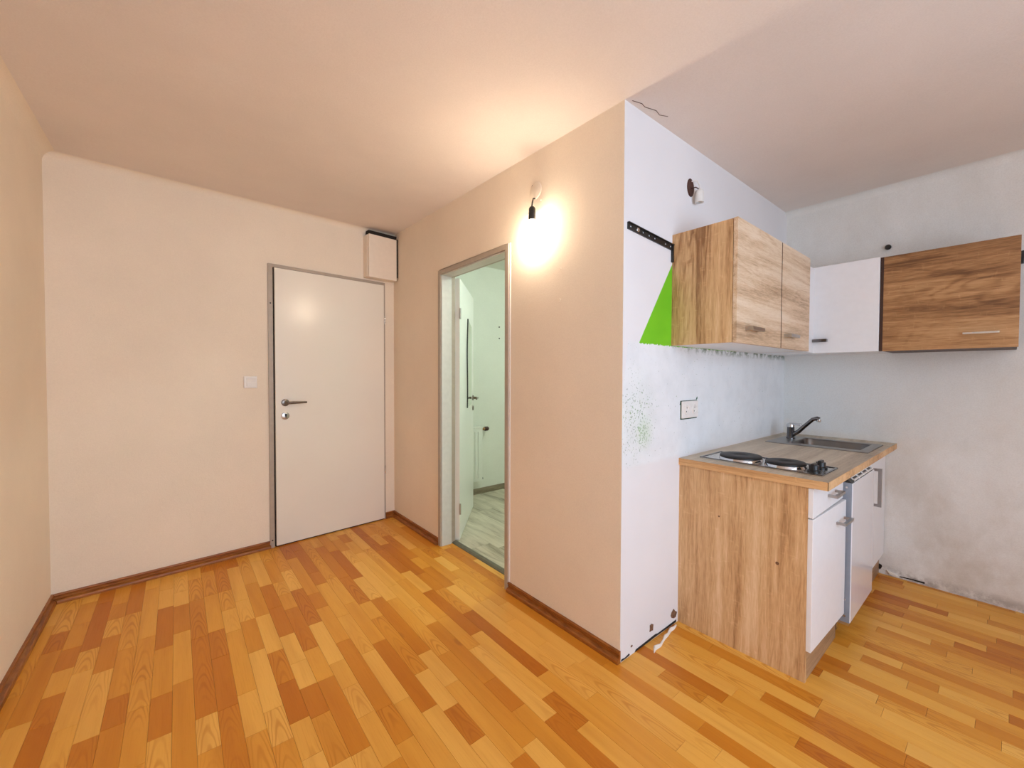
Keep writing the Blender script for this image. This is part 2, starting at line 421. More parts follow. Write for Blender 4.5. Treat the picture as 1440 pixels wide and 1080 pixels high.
def emit(name, col, st):
    k = NT(name); e = k.new('ShaderNodeEmission'); e.inputs[0].default_value = tuple(col) + (1,); e.inputs[1].default_value = st
    k.t.links.new(e.outputs[0], k.n['Material Output'].inputs[0]); return k.m
M_bulb = emit('lit_bulb_glass', BULB_COL, BULB_L)
def mirror_mat():
    k = NT('mirror_glass'); k.bump(k.noise(k.pos(), 20, 1), 0.01, 0.001); return k.out((0.80, 0.86, 0.80, 1), 0.03, 1.0)
M_mirror = mirror_mat()
def pane_mat():
    k = NT('window_pane_glass'); t = k.new('ShaderNodeBsdfTransparent'); g = k.new('ShaderNodeBsdfGlossy'); g.inputs['Roughness'].default_value = 0.02
    mx = k.new('ShaderNodeMixShader'); mx.inputs[0].default_value = 0.04
    k.t.links.new(t.outputs[0], mx.inputs[1]); k.t.links.new(g.outputs[0], mx.inputs[2]); k.t.links.new(mx.outputs[0], k.n['Material Output'].inputs[0]); return k.m
M_pane = pane_mat()

# ================================================================== ROOM SHELL
S = dict(kind='structure')
TOP = 2.62
def struct(name, mb, mat, label, bevel=0.0): return solo(name, mb, mat, label, kind='structure', bevel=bevel)

# back wall with the entrance door niche (built in the wall's own frame, local y = 0 is the room side)
mb = MB(); dx0, dx1, dz = ax(0.525), ax(1.393), 2.045
mb.box(ax(XL) - 0.12, dx0, 0, 0.12, -0.02, TOP); mb.box(dx1, 0.0, 0, 0.12, -0.02, TOP); mb.box(dx0, dx1, 0, 0.12, dz, TOP); mb.box(dx0, dx1, 0.06, 0.12, -0.02, dz)
wall_back = solo('wall_back', T(mb, A_MAT), M_wall, 'cream plastered back wall around the entrance door', kind='structure', loc=(XB, YAB, 0), rotz=A_ANG)
wall_left = struct('wall_left', MB().box(XL - 0.12, XL, REAR - 0.12, YL + 0.10, -0.02, TOP), M_wall, 'cream plastered side wall meeting the entrance door wall')
# wall with the bathroom door
OY0, OY1, OZ = 1.862, 2.652, 2.003
mb = MB()
mb.box(XB, XB + WB_T, YC + 0.001, OY0, -0.02, TOP); mb.box(XB, XB + WB_T, OY1, YAB + 0.2, -0.02, TOP); mb.box(XB, XB + WB_T, OY0, OY1, OZ, TOP)
wall_bath = struct('wall_bathroom', mb, M_wall, 'cream plastered wall around the bathroom door')
# white kitchen wall, its edge closes the corner
wall_kit = struct('wall_kitchen', MB().box(XB + 0.0005, XD + 0.1, YC, YC + 0.10, -0.02, TOP), M_kwall, 'white repainted kitchen wall with a green painted triangle')
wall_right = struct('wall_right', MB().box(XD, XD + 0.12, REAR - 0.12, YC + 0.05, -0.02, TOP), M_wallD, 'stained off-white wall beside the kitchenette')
# rear wall with window opening (behind the camera)
mb = MB()
mb.box(XL - 0.12, WX0, REAR - 0.14, REAR, -0.02, TOP); mb.box(WX1, XD + 0.12, REAR - 0.14, REAR, -0.02, TOP)
mb.box(WX0, WX1, REAR - 0.14, REAR, -0.02, WZ0); mb.box(WX0, WX1, REAR - 0.14, REAR, WZ1, TOP)
struct('wall_rear', mb, M_wall, 'cream plastered wall holding the window')
wn = thing('window_1', 'white framed window in the rear wall', None, ((WX0 + WX1) / 2, REAR - 0.06, WZ0), kind='structure')
mb = MB()
for a, b, c, d in ((WX0, WX0 + 0.05, WZ0, WZ1), (WX1 - 0.05, WX1, WZ0, WZ1), (WX0, WX1, WZ0, WZ0 + 0.05), (WX0, WX1, WZ1 - 0.05, WZ1), ((WX0 + WX1) / 2 - 0.03, (WX0 + WX1) / 2 + 0.03, WZ0, WZ1)):
    mb.box(a, b, REAR - 0.09, REAR - 0.03, c, d)
part('window_frame', mb, M_plastic, wn)
for a, b in ((WX0 + 0.05, (WX0 + WX1) / 2 - 0.03), ((WX0 + WX1) / 2 + 0.03, WX1 - 0.05)):
    part('pane', MB().box(a, b, REAR - 0.062, REAR - 0.058, WZ0 + 0.05, WZ1 - 0.05), M_pane, wn)

# ceiling: slightly uneven slab over the L-shaped room
def slab(mb, x0, x1, y0, y1, nx, ny):
    vs = []; fs = []
    for j in range(ny + 1):
        for i in range(nx + 1):
            x = x0 + (x1 - x0) * i / nx; y = y0 + (y1 - y0) * j / ny
            vs.append((x, y, ceil_z(x, y)))
    o = len(vs); w = nx + 1
    vs += [(p[0], p[1], TOP + 0.02) for p in vs]
    for j in range(ny):
        for i in range(nx):
            a = j * w + i
            fs.append((a, a + w, a + w + 1, a + 1)); fs.append((o + a, o + a + 1, o + a + w + 1, o + a + w))
    for i in range(nx): fs.append((i, i + 1, o + i + 1, o + i)); a = ny * w + i; fs.append((a + 1, a, o + a, o + a + 1))
    for j in range(ny): a = j * w; fs.append((a + w, a, o + a, o + a + w)); a = j * w + nx; fs.append((a, a + w, o + a + w, o + a))
    mb.add(vs, fs, True)
mb = MB(); slab(mb, XL - 0.1, XB + 0.05, REAR - 0.1, YAB + 0.15, 16, 36); slab(mb, XB + 0.05, XD + 0.1, REAR - 0.1, YC + 0.05, 16, 18)
ceiling = struct('ceiling', mb, M_ceil, 'plain plastered ceiling over the room and kitchenette')
# hand-rounded coves where walls meet the ceiling
def cove(name, p0, p1, nrm, r, mat, label, n=24):
    mb = MB(); vs = []; fs = []; m = 7
    p0 = Vector(p0); p1 = Vector(p1); nrm = Vector(nrm).normalized()
    for i in range(n + 1):
        p = p0.lerp(p1, i / n); zc = ceil_z(p.x, p.y)
        for j in range(m):
            a = math.pi / 2 * j / (m - 1)
            d = r * (1 - math.sin(a)); hgt = r * (1 - math.cos(a))
            vs.append((p.x + nrm.x * (d - 0.001), p.y + nrm.y * (d - 0.001), zc - hgt + 0.001))
        vs.append((p.x - nrm.x * 0.02, p.y - nrm.y * 0.02, zc - r)); vs.append((p.x - nrm.x * 0.02, p.y - nrm.y * 0.02, zc + 0.02)); vs.append((p.x + nrm.x * r, p.y + nrm.y * r, zc + 0.02))
    w = m + 3
    for i in range(n):
        for j in range(w):
            fs.append((i * w + j, i * w + (j + 1) % w, (i + 1) * w + (j + 1) % w, (i + 1) * w + j))
    mb.add(vs, fs, True)
    return solo(name, mb, mat, label, kind='structure')
nA = (math.sin(A_ANG), -math.cos(A_ANG), 0)
cove('trim_1', (XL - 0.02, YL - 0.002, 0), (XB, YAB, 0), nA, 0.045, M_wall, 'soft plaster cove above the entrance door wall')
cove('trim_2', (XL, REAR, 0), (XL, YL + 0.02, 0), (1, 0, 0), 0.055, M_wall, 'soft plaster cove above the side wall')
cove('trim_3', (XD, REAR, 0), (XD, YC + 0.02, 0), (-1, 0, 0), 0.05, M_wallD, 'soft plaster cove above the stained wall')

# ------------------------------------------------------------------ laminate floor: strips
floor = struct('floor', MB().box(XL - 0.1, XD + 0.1, REAR - 0.1, YAB + 0.1, -0.05, -0.0055), M_base, 'orange beech laminate floor laid in staggered strips')
SW = 0.0655
strips = []
x = XL - 0.005; ci = 0
rs = random.Random(11)
while x < XD:
    x1 = min(x + SW, XD + 0.01)
    if x < XB - 0.001: y1 = YL + (YAB - YL) * clamp((x1 - XL) / (XB - XL)) + 0.03
    else: y1 = YC + 0.02
    y = REAR - rs.random() * 0.35
    while y < y1:
        ln = rs.choice((0.18, 0.24, 0.30, 0.36, 0.42, 0.50, 0.58))
        e = min(y + ln, y1)
        if y1 - e < 0.08: e = y1
        s0 = max(y, REAR)
        if e - s0 > 0.02: strips.append((x, x1, s0, e))
        y = e
    if x >= XB - 0.001 and x < BX0 - 0.03:          # strips that run into the door reveal
        yy = OY0 - 0.01
        while yy < OY1:
            e = min(yy + rs.choice((0.24, 0.36, 0.45)), OY1 + 0.01); strips.append((max(x, XB + 0.0), min(x1, BX0 - 0.012), yy, e)); yy = e
    x = x1; ci += 1
def pix(p):
    d = Vector(p) - Vector((0, 0, CAM_H)); k = d.dot(FW)
    if k < 0.15: return None
    return (720 + FPX * d.dot(RT) / k, 540 - FPX * d.dot(UP) / k)
def shown(s):
    """rough share of the view a strip takes; the 300 largest become single objects"""
    q = [pix((a, b, 0)) for a, b in ((s[0], s[2]), (s[1], s[2]), (s[1], s[3]), (s[0], s[3]))]
    if any(p is None for p in q): return 0
    if not any(-5 < p[0] < 1445 and -5 < p[1] < 1085 for p in q): return 0
    if s[0] > 2.0 and s[2] > 0.50: return 0           # under the kitchen units
    return abs(sum(q[i][0] * q[(i + 1) % 4][1] - q[(i + 1) % 4][0] * q[i][1] for i in range(4))) / 2
strips.sort(key=shown, reverse=True)
unit = MB()
b = 0.010; bl = 0.002
unit.add([(-.5, -.5, -.0075), (.5, -.5, -.0075), (.5, .5, -.0075), (-.5, .5, -.0075), (-.5, -.5, -.0004), (.5, -.5, -.0004), (.5, .5, -.0004), (-.5, .5, -.0004),
          (-.5 + b, -.5 + bl, 0), (.5 - b, -.5 + bl, 0), (.5 - b, .5 - bl, 0), (-.5 + b, .5 - bl, 0)],
         [(0, 1, 5, 4), (1, 2, 6, 5), (2, 3, 7, 6), (3, 0, 4, 7), (4, 5, 9, 8), (5, 6, 10, 9), (6, 7, 11, 10), (7, 4, 8, 11), (8, 9, 10, 11)])
unit_me = _mesh('plank', unit, M_strip)
fl_off = Vector(floor.location)
far = MB()
for i, s in enumerate(strips):
    cx, cy = (s[0] + s[1]) / 2, (s[2] + s[3]) / 2; w, l = s[1] - s[0] - 0.0006, s[3] - s[2] - 0.0008
    if i < 300 and shown(s) > 0:
        o = bpy.data.objects.new('plank', unit_me); COL.objects.link(o)
        o.parent = floor; o.location = Vector((cx, cy, 0)) - fl_off; o.scale = (w, l, 1)
    else:
        far.add([(cx + p.x * w, cy + p.y * l, p.z) for p in unit.v], unit.f)
me = _mesh('distant_planks', far, M_strip2, Matrix.Translation(fl_off), weld=False)
fo = bpy.data.objects.new('distant_planks', me); COL.objects.link(fo); fo.parent = floor; fo['kind'] = 'stuff'

# ------------------------------------------------------------------ skirting boards
SK = [(0, 0), (0.024, 0), (0.024, 0.010), (0.0225, 0.016), (0.018, 0.021), (0.010, 0.0235), (0.007, 0.025), (0.007, 0.037), (0.011, 0.041), (0.013, 0.046), (0.012, 0.051), (0, 0.053)]
def skirting(name, p0, p1, nrm, label, m0=0.0, m1=0.0, mat=None):
    p0 = Vector(p0 + (0,)); p1 = Vector(p1 + (0,)); nrm = Vector(nrm + (0,)).normalized(); t = (p1 - p0).normalized()
    n = len(SK); vs = []
    for P, mt in ((p0, m0), (p1, m1)):
        for d, h in SK:
            vs.append(P + nrm * (d - 0.001) + t * d * mt + Vector((0, 0, h)))
    mb = MB(); mb.add(vs, [tuple(range(n))[::-1], tuple(range(n, 2 * n))] + [(i, (i + 1) % n, n + (i + 1) % n, n + i) for i in range(n)])
    return solo(name, mb, mat or M_skirt, label, kind='structure')
def onA(x): return (x, YAB + (x - XB) * math.tan(A_ANG))
skirting('baseboard_left', (XL, REAR), (XL, YL), (1, 0), 'brown wooden skirting along the plain side wall', 0, -1)
skirting('baseboard_back', onA(XL), onA(0.512), nA[:2], 'brown wooden skirting running up to the entrance door frame', 1, 0)
skirting('baseboard_corner', onA(1.405), onA(XB), nA[:2], 'short brown skirting piece between entrance door and corner', 0, -1)
skirting('baseboard_hall', (XB, YAB), (XB, 2.672), (-1, 0), 'brown wooden skirting between room corner and bathroom door', 1, 0)
skirting('baseboard_bathroom', (XB, 1.842), (XB, YC - 0.002), (-1, 0), 'brown wooden skirting between bathroom door and white kitchen corner', 0, 0)

# ================================================================== BATHROOM BEHIND THE DOOR
struct('wall_bathroom_back', MB().box(BX0, BX1 + 0.1, BY1, BY1 + 0.1, -0.02, TOP), M_bathwall, 'pale bathroom wall with the radiator')
bback = bpy.data.objects['wall_bathroom_back']
struct('wall_bathroom_right', MB().box(BX1, BX1 + 0.1, YC + 0.1, BY1 + 0.1, -0.02, TOP), M_bathwall, 'pale far side wall inside the bathroom')
struct('wall_bathroom_front', MB().box(BX0, BX1, YC + 0.1, BY0 + 0.02, -0.02, TOP), M_bathwall, 'pale bathroom wall behind the kitchen wall')
struct('wall_bathroom_inner', MB().box(BX0 - 0.004, BX0 + 0.004, OY1 + 0.02, BY1, -0.02, TOP).box(BX0 - 0.004, BX0 + 0.004, BY0, OY0 - 0.02, -0.02, TOP).box(BX0 - 0.004, BX0 + 0.004, OY0 - 0.02, OY1 + 0.02, OZ + 0.02, TOP), M_bathwall, 'pale plaster skin on the bathroom side of the door wall')
struct('ceiling_bathroom', MB().box(BX0, BX1 + 0.1, BY0 - 0.0, BY1 + 0.1, BATH_H, BATH_H + 0.05), M_bathwall, 'pale bathroom ceiling')
bfloor = struct('floor_bathroom', MB().box(BX0 - 0.01, BX1, BY0, BY1, -0.05, 0.002), M_base, 'grey wood-look plank floor of the bathroom')
bu = MB(); bu.add(unit.v, unit.f); bme = _mesh('plank', bu, M_bplank)
rb = random.Random(5)
xx = BX0 + 0.025; k = 0
while xx < BX1:
    yy = BY0 - rb.random() * 0.9
    while yy < BY1:
        e = min(yy + 0.92, BY1)
        s0 = max(yy, BY0)
        if e - s0 > 0.05:
            o = bpy.data.objects.new('plank', bme); COL.objects.link(o); o.parent = bfloor
            x1 = min(xx + 0.165, BX1)
            o.location = Vector(((xx + x1) / 2, (s0 + e) / 2, 0.009)) - Vector(bfloor.location); o.scale = (x1 - xx - 0.001, e - s0 - 0.001, 1)
        yy = e
    xx += 0.165
mb = MB().box(BX0 + 0.01, BX1, BY1 - 0.014, BY1 + 0.001, 0.004, 0.068)
struct('baseboard_bathroom_back', mb, M_bskirt, 'grey-brown skirting under the bathroom radiator', 0.003)
for (sx, sz) in ((2.723, 1.786), (2.724, 1.662)):
    part('screw', MB().lathe((sx, BY1, sz), [(0.008, 0.002), (0.008, -0.004), (0.004, -0.007), (0, -0.007)], 'y', 10), M_black, bback)
# threshold
mb = MB(); mb.prism([(BX0 - 0.018, -0.002), (BX0 - 0.014, 0.006), (BX0 - 0.004, 0.012), (BX0 + 0.014, 0.013), (BX0 + 0.026, 0.009), (BX0 + 0.026, -0.002)], 'xz', OY0 + 0.016, OY1 - 0.012)
struct('trim_4', mb, M_sill, 'dark metal threshold strip in the bathroom doorway')

# bathroom door: steel frame and leaf standing open
d2 = thing('door_2', 'bathroom door standing open inside its grey steel frame', None, (XB, (OY0 + OY1) / 2, 0), kind='structure')
FA, FB = XB - 0.009, BX0 + 0.010
jt = 0.030
mb = MB()
JL, JR, JH = 2.668, 1.846, 2.020
mb.box(FA, FB, JL - jt, JL, 0, JH); mb.box(FA, FB, JR, JR + jt, 0, JH); mb.box(FA, FB, JR + jt, JL - jt, JH - jt, JH)
part('door_frame', mb, M_frame, d2, 0.002)
part('plaster_bead', MB().box(XB - 0.004, XB + 0.001, JR - 0.012, JR + 0.002, 0.055, JH), M_plastic, d2)
# rebate stop inside the frame
mb = MB(); mb.box(FA + 0.012, FB - 0.034, JL - jt - 0.007, JL - jt + 0.001, 0, JH - jt); mb.box(FA + 0.012, FB - 0.034, JR + jt - 0.001, JR + jt + 0.007, 0, JH - jt); mb.box(FA + 0.012, FB - 0.034, JR + jt + 0.007, JL - jt - 0.007, JH - jt - 0.007, JH - jt + 0.001)
part('frame_lining', mb, M_frame_lit, d2, 0.0015)
# leaf in its own frame: u along the leaf from the hinge, w thickness towards the viewer side
HP = Vector((BX0 + 0.013, 2.652, 0)); LEAF_W = 0.80
LA = math.radians(48.8)
LM = Matrix.Translation(HP) @ Matrix.Rotation(LA, 4, 'Z')
def lf(mb): return T(mb, LM)
leaf = part('door_leaf', lf(MB().box(0.0, LEAF_W, -0.040, 0.0, 0.012, 1.985)), M_leafb, d2, 0.002)
for hz in (0.25, 1.72):
    part('hinge', lf(MB().lathe((-0.006, -0.044, hz), [(0.007, -0.04), (0.007, 0.04)], 'z', 12)), M_nickel, leaf)
hz = 1.05
for sg, name in ((-1, 'handle'), (1, 'handle')):
    y0 = -0.040 if sg < 0 else 0.0
    mb = MB(); mb.lathe((LEAF_W - 0.055, y0, hz), [(0.024, -0.002), (0.024, 0.008), (0.012, 0.010), (0.009, 0.045), (0, 0.047)] if sg > 0 else [(0, -0.047), (0.009, -0.045), (0.012, -0.010), (0.024, -0.008), (0.024, 0.002)], 'y', 16)
    mb.tube([(LEAF_W - 0.055, y0 + sg * 0.042, hz), (LEAF_W - 0.075, y0 + sg * 0.050, hz), (LEAF_W - 0.175, y0 + sg * 0.050, hz - 0.004)], [0.008, 0.009, 0.007], 10)
    part('handle', lf(mb), M_bronze, leaf)
part('lock_plate', lf(MB().box(LEAF_W - 0.001, LEAF_W + 0.002, -0.032, -0.010, 0.90, 1.11)), M_black, leaf)
mb = MB(); mb.lathe((LEAF_W - 0.055, -0.040, 0.955), [(0, -0.012), (0.02, -0.009), (0.024, 0.002)], 'y', 16)
part('keyhole_cover', lf(mb), M_bronze, leaf)
# wavy mirror on the leaf
mm = MB(); n = 24; zl, zh = 0.985, 1.735
poly = [(0.385 + 0.018 * math.sin(i / n * 6.6 + 0.4) - 0.03 * (1 - i / n), zl + (zh - zl) * i / n) for i in range(n + 1)] + [(0.62, zh - 0.045), (0.62, zl + 0.02)]
mm.prism(poly, 'xz', -0.0465, -0.0395)
mir = thing('wall_mirror', 'narrow frameless mirror with wavy dark edge on the open bathroom door', 'mirror', tuple(LM @ Vector((0.5, -0.043, zl))))
part('mirror_glass', lf(mm), M_mirror, mir)
part('mirror_edge', lf(MB().tube([(u - 0.002, -0.0455, z) for u, z in poly[:n + 1]], 0.005, 8)), M_black, mir)

# radiator
rd = thing('radiator', 'white panel radiator on the bathroom wall behind the door', 'radiator', (2.09, 3.50, 0.16))
RX0, RX1, RY0, RY1, RZ0, RZ1 = 1.80, 2.445, 3.455, 3.525, 0.165, 0.725
part('radiator_panel', MB().box(RX0, RX1, RY0 + 0.008, RY1, RZ0, RZ1 - 0.01), M_radiator, rd, 0.004)
fx = RX0 + 0.02; fm = MB()
while fx < RX1 - 0.03:
    part('flute', MB().prism([(fx, RY0 + 0.010), (fx + 0.006, RY0), (fx + 0.026, RY0), (fx + 0.032, RY0 + 0.010)], 'xy', RZ0 + 0.035, RZ1 - 0.045), M_radiator, rd)
    fx += 0.04
part('top_grille', MB().box(RX0 - 0.002, RX1 + 0.002, RY0 + 0.004, RY1 + 0.002, RZ1 - 0.012, RZ1), M_radiator, rd, 0.002)
for bx_ in (RX0 + 0.1, RX1 - 0.13): part('bracket', MB().box(bx_, bx_ + 0.03, RY1 - 0.005, BY1 + 0.002, RZ0 + 0.05, RZ1 - 0.1), M_radiator, rd)
vl = part('valve', MB().lathe((RX1 - 0.004, 3.49, 0.700), [(0.008, 0), (0.008, 0.025), (0.016, 0.027), (0.016, 0.045)], 'x', 14), M_brass, rd)
part('thermostat_head', MB().lathe((RX1 + 0.040, 3.49, 0.700), [(0.017, 0), (0.022, 0.006), (0.022, 0.040), (0.016, 0.050), (0, 0.050)], 'x', 16), M_rust, vl)
part('end_plug', MB().lathe((RX1 - 0.003, 3.49, 0.185), [(0.012, 0), (0.012, 0.02), (0, 0.02)], 'x', 12), M_black, rd)

# bathroom ceiling lamp (lights the doorway, itself out of sight)
bl_ = thing('bathroom_ceiling_lamp', 'round opal ceiling lamp inside the bathroom', 'lamp', (2.45, 2.05, BATH_H - 0.10))
part('lamp_base', MB().lathe((2.45, 2.05, BATH_H), [(0.11, 0.002), (0.11, -0.02), (0.09, -0.025)], 'z', 28), M_plastic, bl_)
part('lamp_globe', MB().lathe((2.45, 2.05, BATH_H - 0.02), [(0.095, 0), (0.10, -0.03), (0.08, -0.06), (0.04, -0.078), (0, -0.082)], 'z', 28), emit('lit_opal_glass', BATH_COL, BATH_W), bl_)

# ================================================================== ENTRANCE DOOR (frame of the back wall)
d1 = thing('door_1', 'closed white entrance door in a narrow grey frame', None, tuple(A_MAT @ Vector((ax(0.96), 0, 0))), A_ANG, kind='structure')
ox = ax(0.96)
def lA(mb): return T(mb, A_MAT)
f0, f1, ft = ax(0.508), ax(1.4045), 2.058
mb = MB()
mb.box(f0, f0 + 0.030, -0.012, 0.065, 0, ft); mb.box(f1 - 0.018, f1, -0.006, 0.065, 0, ft); mb.box(f0 + 0.030, f1 - 0.018, -0.012, 0.065, ft - 0.022, ft)
part('door_frame', lA(mb), M_frame, d1, 0.0015)
l0, l1, lt = ax(0.549), ax(1.389), ft - 0.024
part('gasket', lA(MB().box(f0 + 0.029, l0 + 0.004, 0.004, 0.03, 0, ft - 0.02)), M_gap, d1)
leaf1 = part('door_leaf', lA(MB().box(l0, l1, -0.016, 0.030, 0.008, lt)), M_leaf, d1, 0.002)
part('bottom_gap', lA(MB().box(l0, l1, -0.008, 0.030, 0.0, 0.009)), M_gap, d1)
for hz in (1.735, 0.435):
    part('hinge', lA(MB().lathe((l1 + 0.007, -0.016, hz), [(0, -0.036), (0.006, -0.034), (0.006, 0.034), (0, 0.036)], 'z', 12)), M_chrome, leaf1)
hx = ax(0.612)
mb = MB(); mb.lathe((hx, -0.016, 1.055), [(0, -0.010), (0.019, -0.010), (0.026, -0.007), (0.026, 0.002)], 'y', 24)
rose = part('handle_rose', lA(mb), M_bronze, leaf1)
mb = MB(); mb.tube([(hx, -0.022, 1.055), (hx, -0.055, 1.055), (hx + 0.008, -0.064, 1.055), (hx + 0.03, -0.067, 1.055), (hx + 0.135, -0.062, 1.055)], [0.009, 0.009, 0.010, 0.010, 0.007], 14)
part('handle', lA(mb), M_bronze, leaf1)
mb = MB(); mb.lathe((hx, -0.016, 0.958), [(0, -0.009), (0.020, -0.009), (0.027, -0.006), (0.027, 0.002)], 'y', 24)
ky = part('keyhole_cover', lA(mb), M_nickel, leaf1)
mb = MB(); mb.lathe((hx + 0.002, -0.0245, 0.965), [(0, -0.0015), (0.0085, -0.0015), (0.0085, 0.001)], 'y', 16); mb.box(hx - 0.002, hx + 0.006, -0.026, -0.0235, 0.944, 0.962)
part('keyhole', lA(mb), M_black, ky)
for sz in (1.775, 0.055):
    part('frame_screw', lA(MB().lathe((f0 + 0.015, -0.012, sz), [(0, -0.002), (0.005, -0.002), (0.005, 0.001)], 'y', 10)), M_black, d1)

# light switch left of the entrance door
sx0, sx1, sz0, sz1 = ax(0.357), ax(0.437), 1.166, 1.248
sw = thing('light_switch', 'square white rocker light switch beside the entrance door', 'light switch', tuple(A_MAT @ Vector(((sx0 + sx1) / 2, 0, sz0))), A_ANG)
part('switch_frame', lA(MB().box(sx0, sx1, -0.010, 0.001, sz0, sz1)), M_plastic, sw, 0.003)
rk = MB(); rk.prism([(-0.009, sz0 + 0.014), (-0.016, sz0 + 0.014), (-0.0115, (sz0 + sz1) / 2), (-0.015, sz1 - 0.012), (-0.009, sz1 - 0.012)], 'yz', sx0 + 0.016, sx1 - 0.008)
part('rocker', lA(rk), M_plastic, sw, 0.001)

# cream fuse box in the corner above the door
bx0, bx1, bz0, bz1 = ax(1.215), ax(1.474), 2.072, 2.418
fb = thing('fuse_box', 'cream painted fuse box mounted in the corner above the entrance door', 'fuse box', tuple(A_MAT @ Vector(((bx0 + bx1) / 2, 0, bz0))), A_ANG)
part('housing', lA(MB().box(bx0, bx1, -0.075, 0.002, bz0, bz1)), M_box, fb, 0.003)
part('cover', lA(MB().box(bx0 + 0.004, bx1 - 0.008, -0.100, -0.077, bz0 - 0.004, bz1 + 0.002)), M_box, fb, 0.004)
part('gap_shade_block', lA(MB().box(bx0 + 0.02, -0.001, -0.060, 0.001, bz1 - 0.001, 2.462).box(bx1 - 0.001, -0.001, -0.090, 0.001, bz0 + 0.03, bz1 + 0.01)), M_gap, fb)  # solid dark blocks put in for the shadowed gap beside and above the box
part('cover_seam', lA(MB().box(bx0 + 0.008, bx1 - 0.004, -0.079, -0.074, bz0 + 0.004, bz1 - 0.004)), M_gap, fb)

# bare bulb on the bathroom wall
BLX, BLY = 1.451, 1.610
pb = thing('bare_bulb', 'lit bare bulb in a black holder hanging from the wall above the bathroom door', 'light bulb', (BLX, BLY, 1.95))
mb = MB(); mb.lathe((XB, 1.625, 2.245), [(0, -0.003), (0.040, -0.003), (0.044, -0.0015), (0.047, 0.002)], 'x', 32)
part('wall_rose', mb, M_wall, pb)
mb = MB(); mb.tube([(XB + 0.005, 1.63, 2.205), (XB - 0.015, 1.628, 2.200), (BLX + 0.012, BLY + 0.012, 2.175), (BLX, BLY + 0.005, 2.135)], 0.004, 10)
part('cable', mb, M_black, pb)
mb = MB(); mb.lathe((BLX, BLY, 2.075), [(0.018, 0), (0.019, 0.012), (0.018, 0.058), (0.013, 0.068), (0, 0.070)], 'z', 22)
part('bulb_holder', mb, M_black, pb)
mb = MB(); prof = [(0.0145, 2.078), (0.015, 2.062), (0.021, 2.045), (0.031, 2.025), (0.036, 2.005), (0.0355, 1.990), (0.030, 1.973), (0.018, 1.960), (0, 1.956)]
mb.lathe((BLX, BLY, 0), prof, 'z', 24)
part('bulb', mb, M_bulb, pb)
part('screw_hole', MB().lathe((XB, 1.650, 2.277), [(0.006, 0.002), (0.006, -0.0015), (0, -0.0015)], 'x', 10), M_black, wall_bath)
for i, (dy, dz_, r) in enumerate(((1.585, 2.185, .007), (1.69, 2.135, .006), (1.441, 1.794, .008), (1.448, 1.640, .013), (1.52, 1.90, .006))):
    pts = [(dy + r * (0.6 + 0.5 * rb.random()) * math.cos(a * 1.047), dz_ + 0.7 * r * (0.6 + 0.5 * rb.random()) * math.sin(a * 1.047)) for a in range(6)]
    part('plaster_dent', MB().prism(pts, 'yz', XB - 0.0025, XB + 0.001), M_wall, wall_bath)

# ================================================================== KITCHEN WALL FITTINGS
# hanging rail with slots, slightly drooping
hr = thing('hanging_rail', 'black slotted cabinet hanging rail screwed to the white kitchen wall', 'rail', (1.70, YC, 1.88))
xs0, xs1 = 1.514, 1.905; h = 0.030
mb = MB()
slots = [0.022, 0.118, 0.165, 0.212, 0.305, 0.350]
cuts = [0.0]
for s_ in slots: cuts += [s_ - 0.008, s_ + 0.008]
cuts += [xs1 - xs0]
def rz(xl): return 1.926 - 0.066 * xl
def rbox(mb, a, b, z0, z1, y0, y1):
    mb.add([(xs0 + a, y0, rz(a) + z0), (xs0 + b, y0, rz(b) + z0), (xs0 + b, y1, rz(b) + z0), (xs0 + a, y1, rz(a) + z0), (xs0 + a, y0, rz(a) + z1), (xs0 + b, y0, rz(b) + z1), (xs0 + b, y1, rz(b) + z1), (xs0 + a, y1, rz(a) + z1)],
           [(3, 2, 1, 0), (4, 5, 6, 7), (0, 1, 5, 4), (1, 2, 6, 5), (2, 3, 7, 6), (3, 0, 4, 7)])
rbox(mb, 0, xs1 - xs0, -0.010, 0.0, YC - 0.006, YC + 0.001); rbox(mb, 0, xs1 - xs0, -0.030, -0.019, YC - 0.006, YC + 0.001)
for i in range(0, len(cuts), 2): rbox(mb, cuts[i], cuts[i + 1], -0.019, -0.010, YC - 0.006, YC + 0.001)
rbox(mb, 0, xs1 - xs0, -0.004, 0.0, YC - 0.012, YC - 0.005)
part('rail_strip', mb, M_black, hr)
part('screw', MB().lathe((xs0 + 0.072, YC - 0.006, 1.906), [(0, -0.005), (0.006, -0.005), (0.011, -0.002), (0.011, 0.002)], 'y', 14), M_chrome, hr)
part('hook_plate', MB().box(1.874, 1.886, YC - 0.010, YC + 0.001, 1.815, 1.905), M_black, hr)

# empty white lamp holder hanging out of a wall hole
lh = thing('empty_lamp_holder', 'empty white lamp holder dangling from a rusty wall hole above the cabinets', 'lamp holder', (2.10, YC, 2.16))
mb = MB(); ring = []
part('wall_hole', T(MB().lathe((0, 0, 0), [(0.034, 0.002), (0.034, -0.003), (0.030, -0.005), (0.026, -0.004), (0, -0.0035)], 'y', 24), Matrix.Translation((2.055, YC, 2.228)) @ Matrix.Diagonal((1, 1, 1.35, 1))), M_rust, lh)
part('wire', MB().tube([(2.062, YC - 0.002, 2.262), (2.075, YC - 0.025, 2.262), (2.084, YC - 0.034, 2.240), (2.086, YC - 0.034, 2.214)], 0.0035, 8), M_plastic, lh)
part('wire', MB().tube([(2.060, YC - 0.002, 2.225), (2.066, YC - 0.024, 2.226), (2.085, YC - 0.036, 2.215), (2.083, YC - 0.034, 2.210)], 0.003, 8), M_rust, lh)
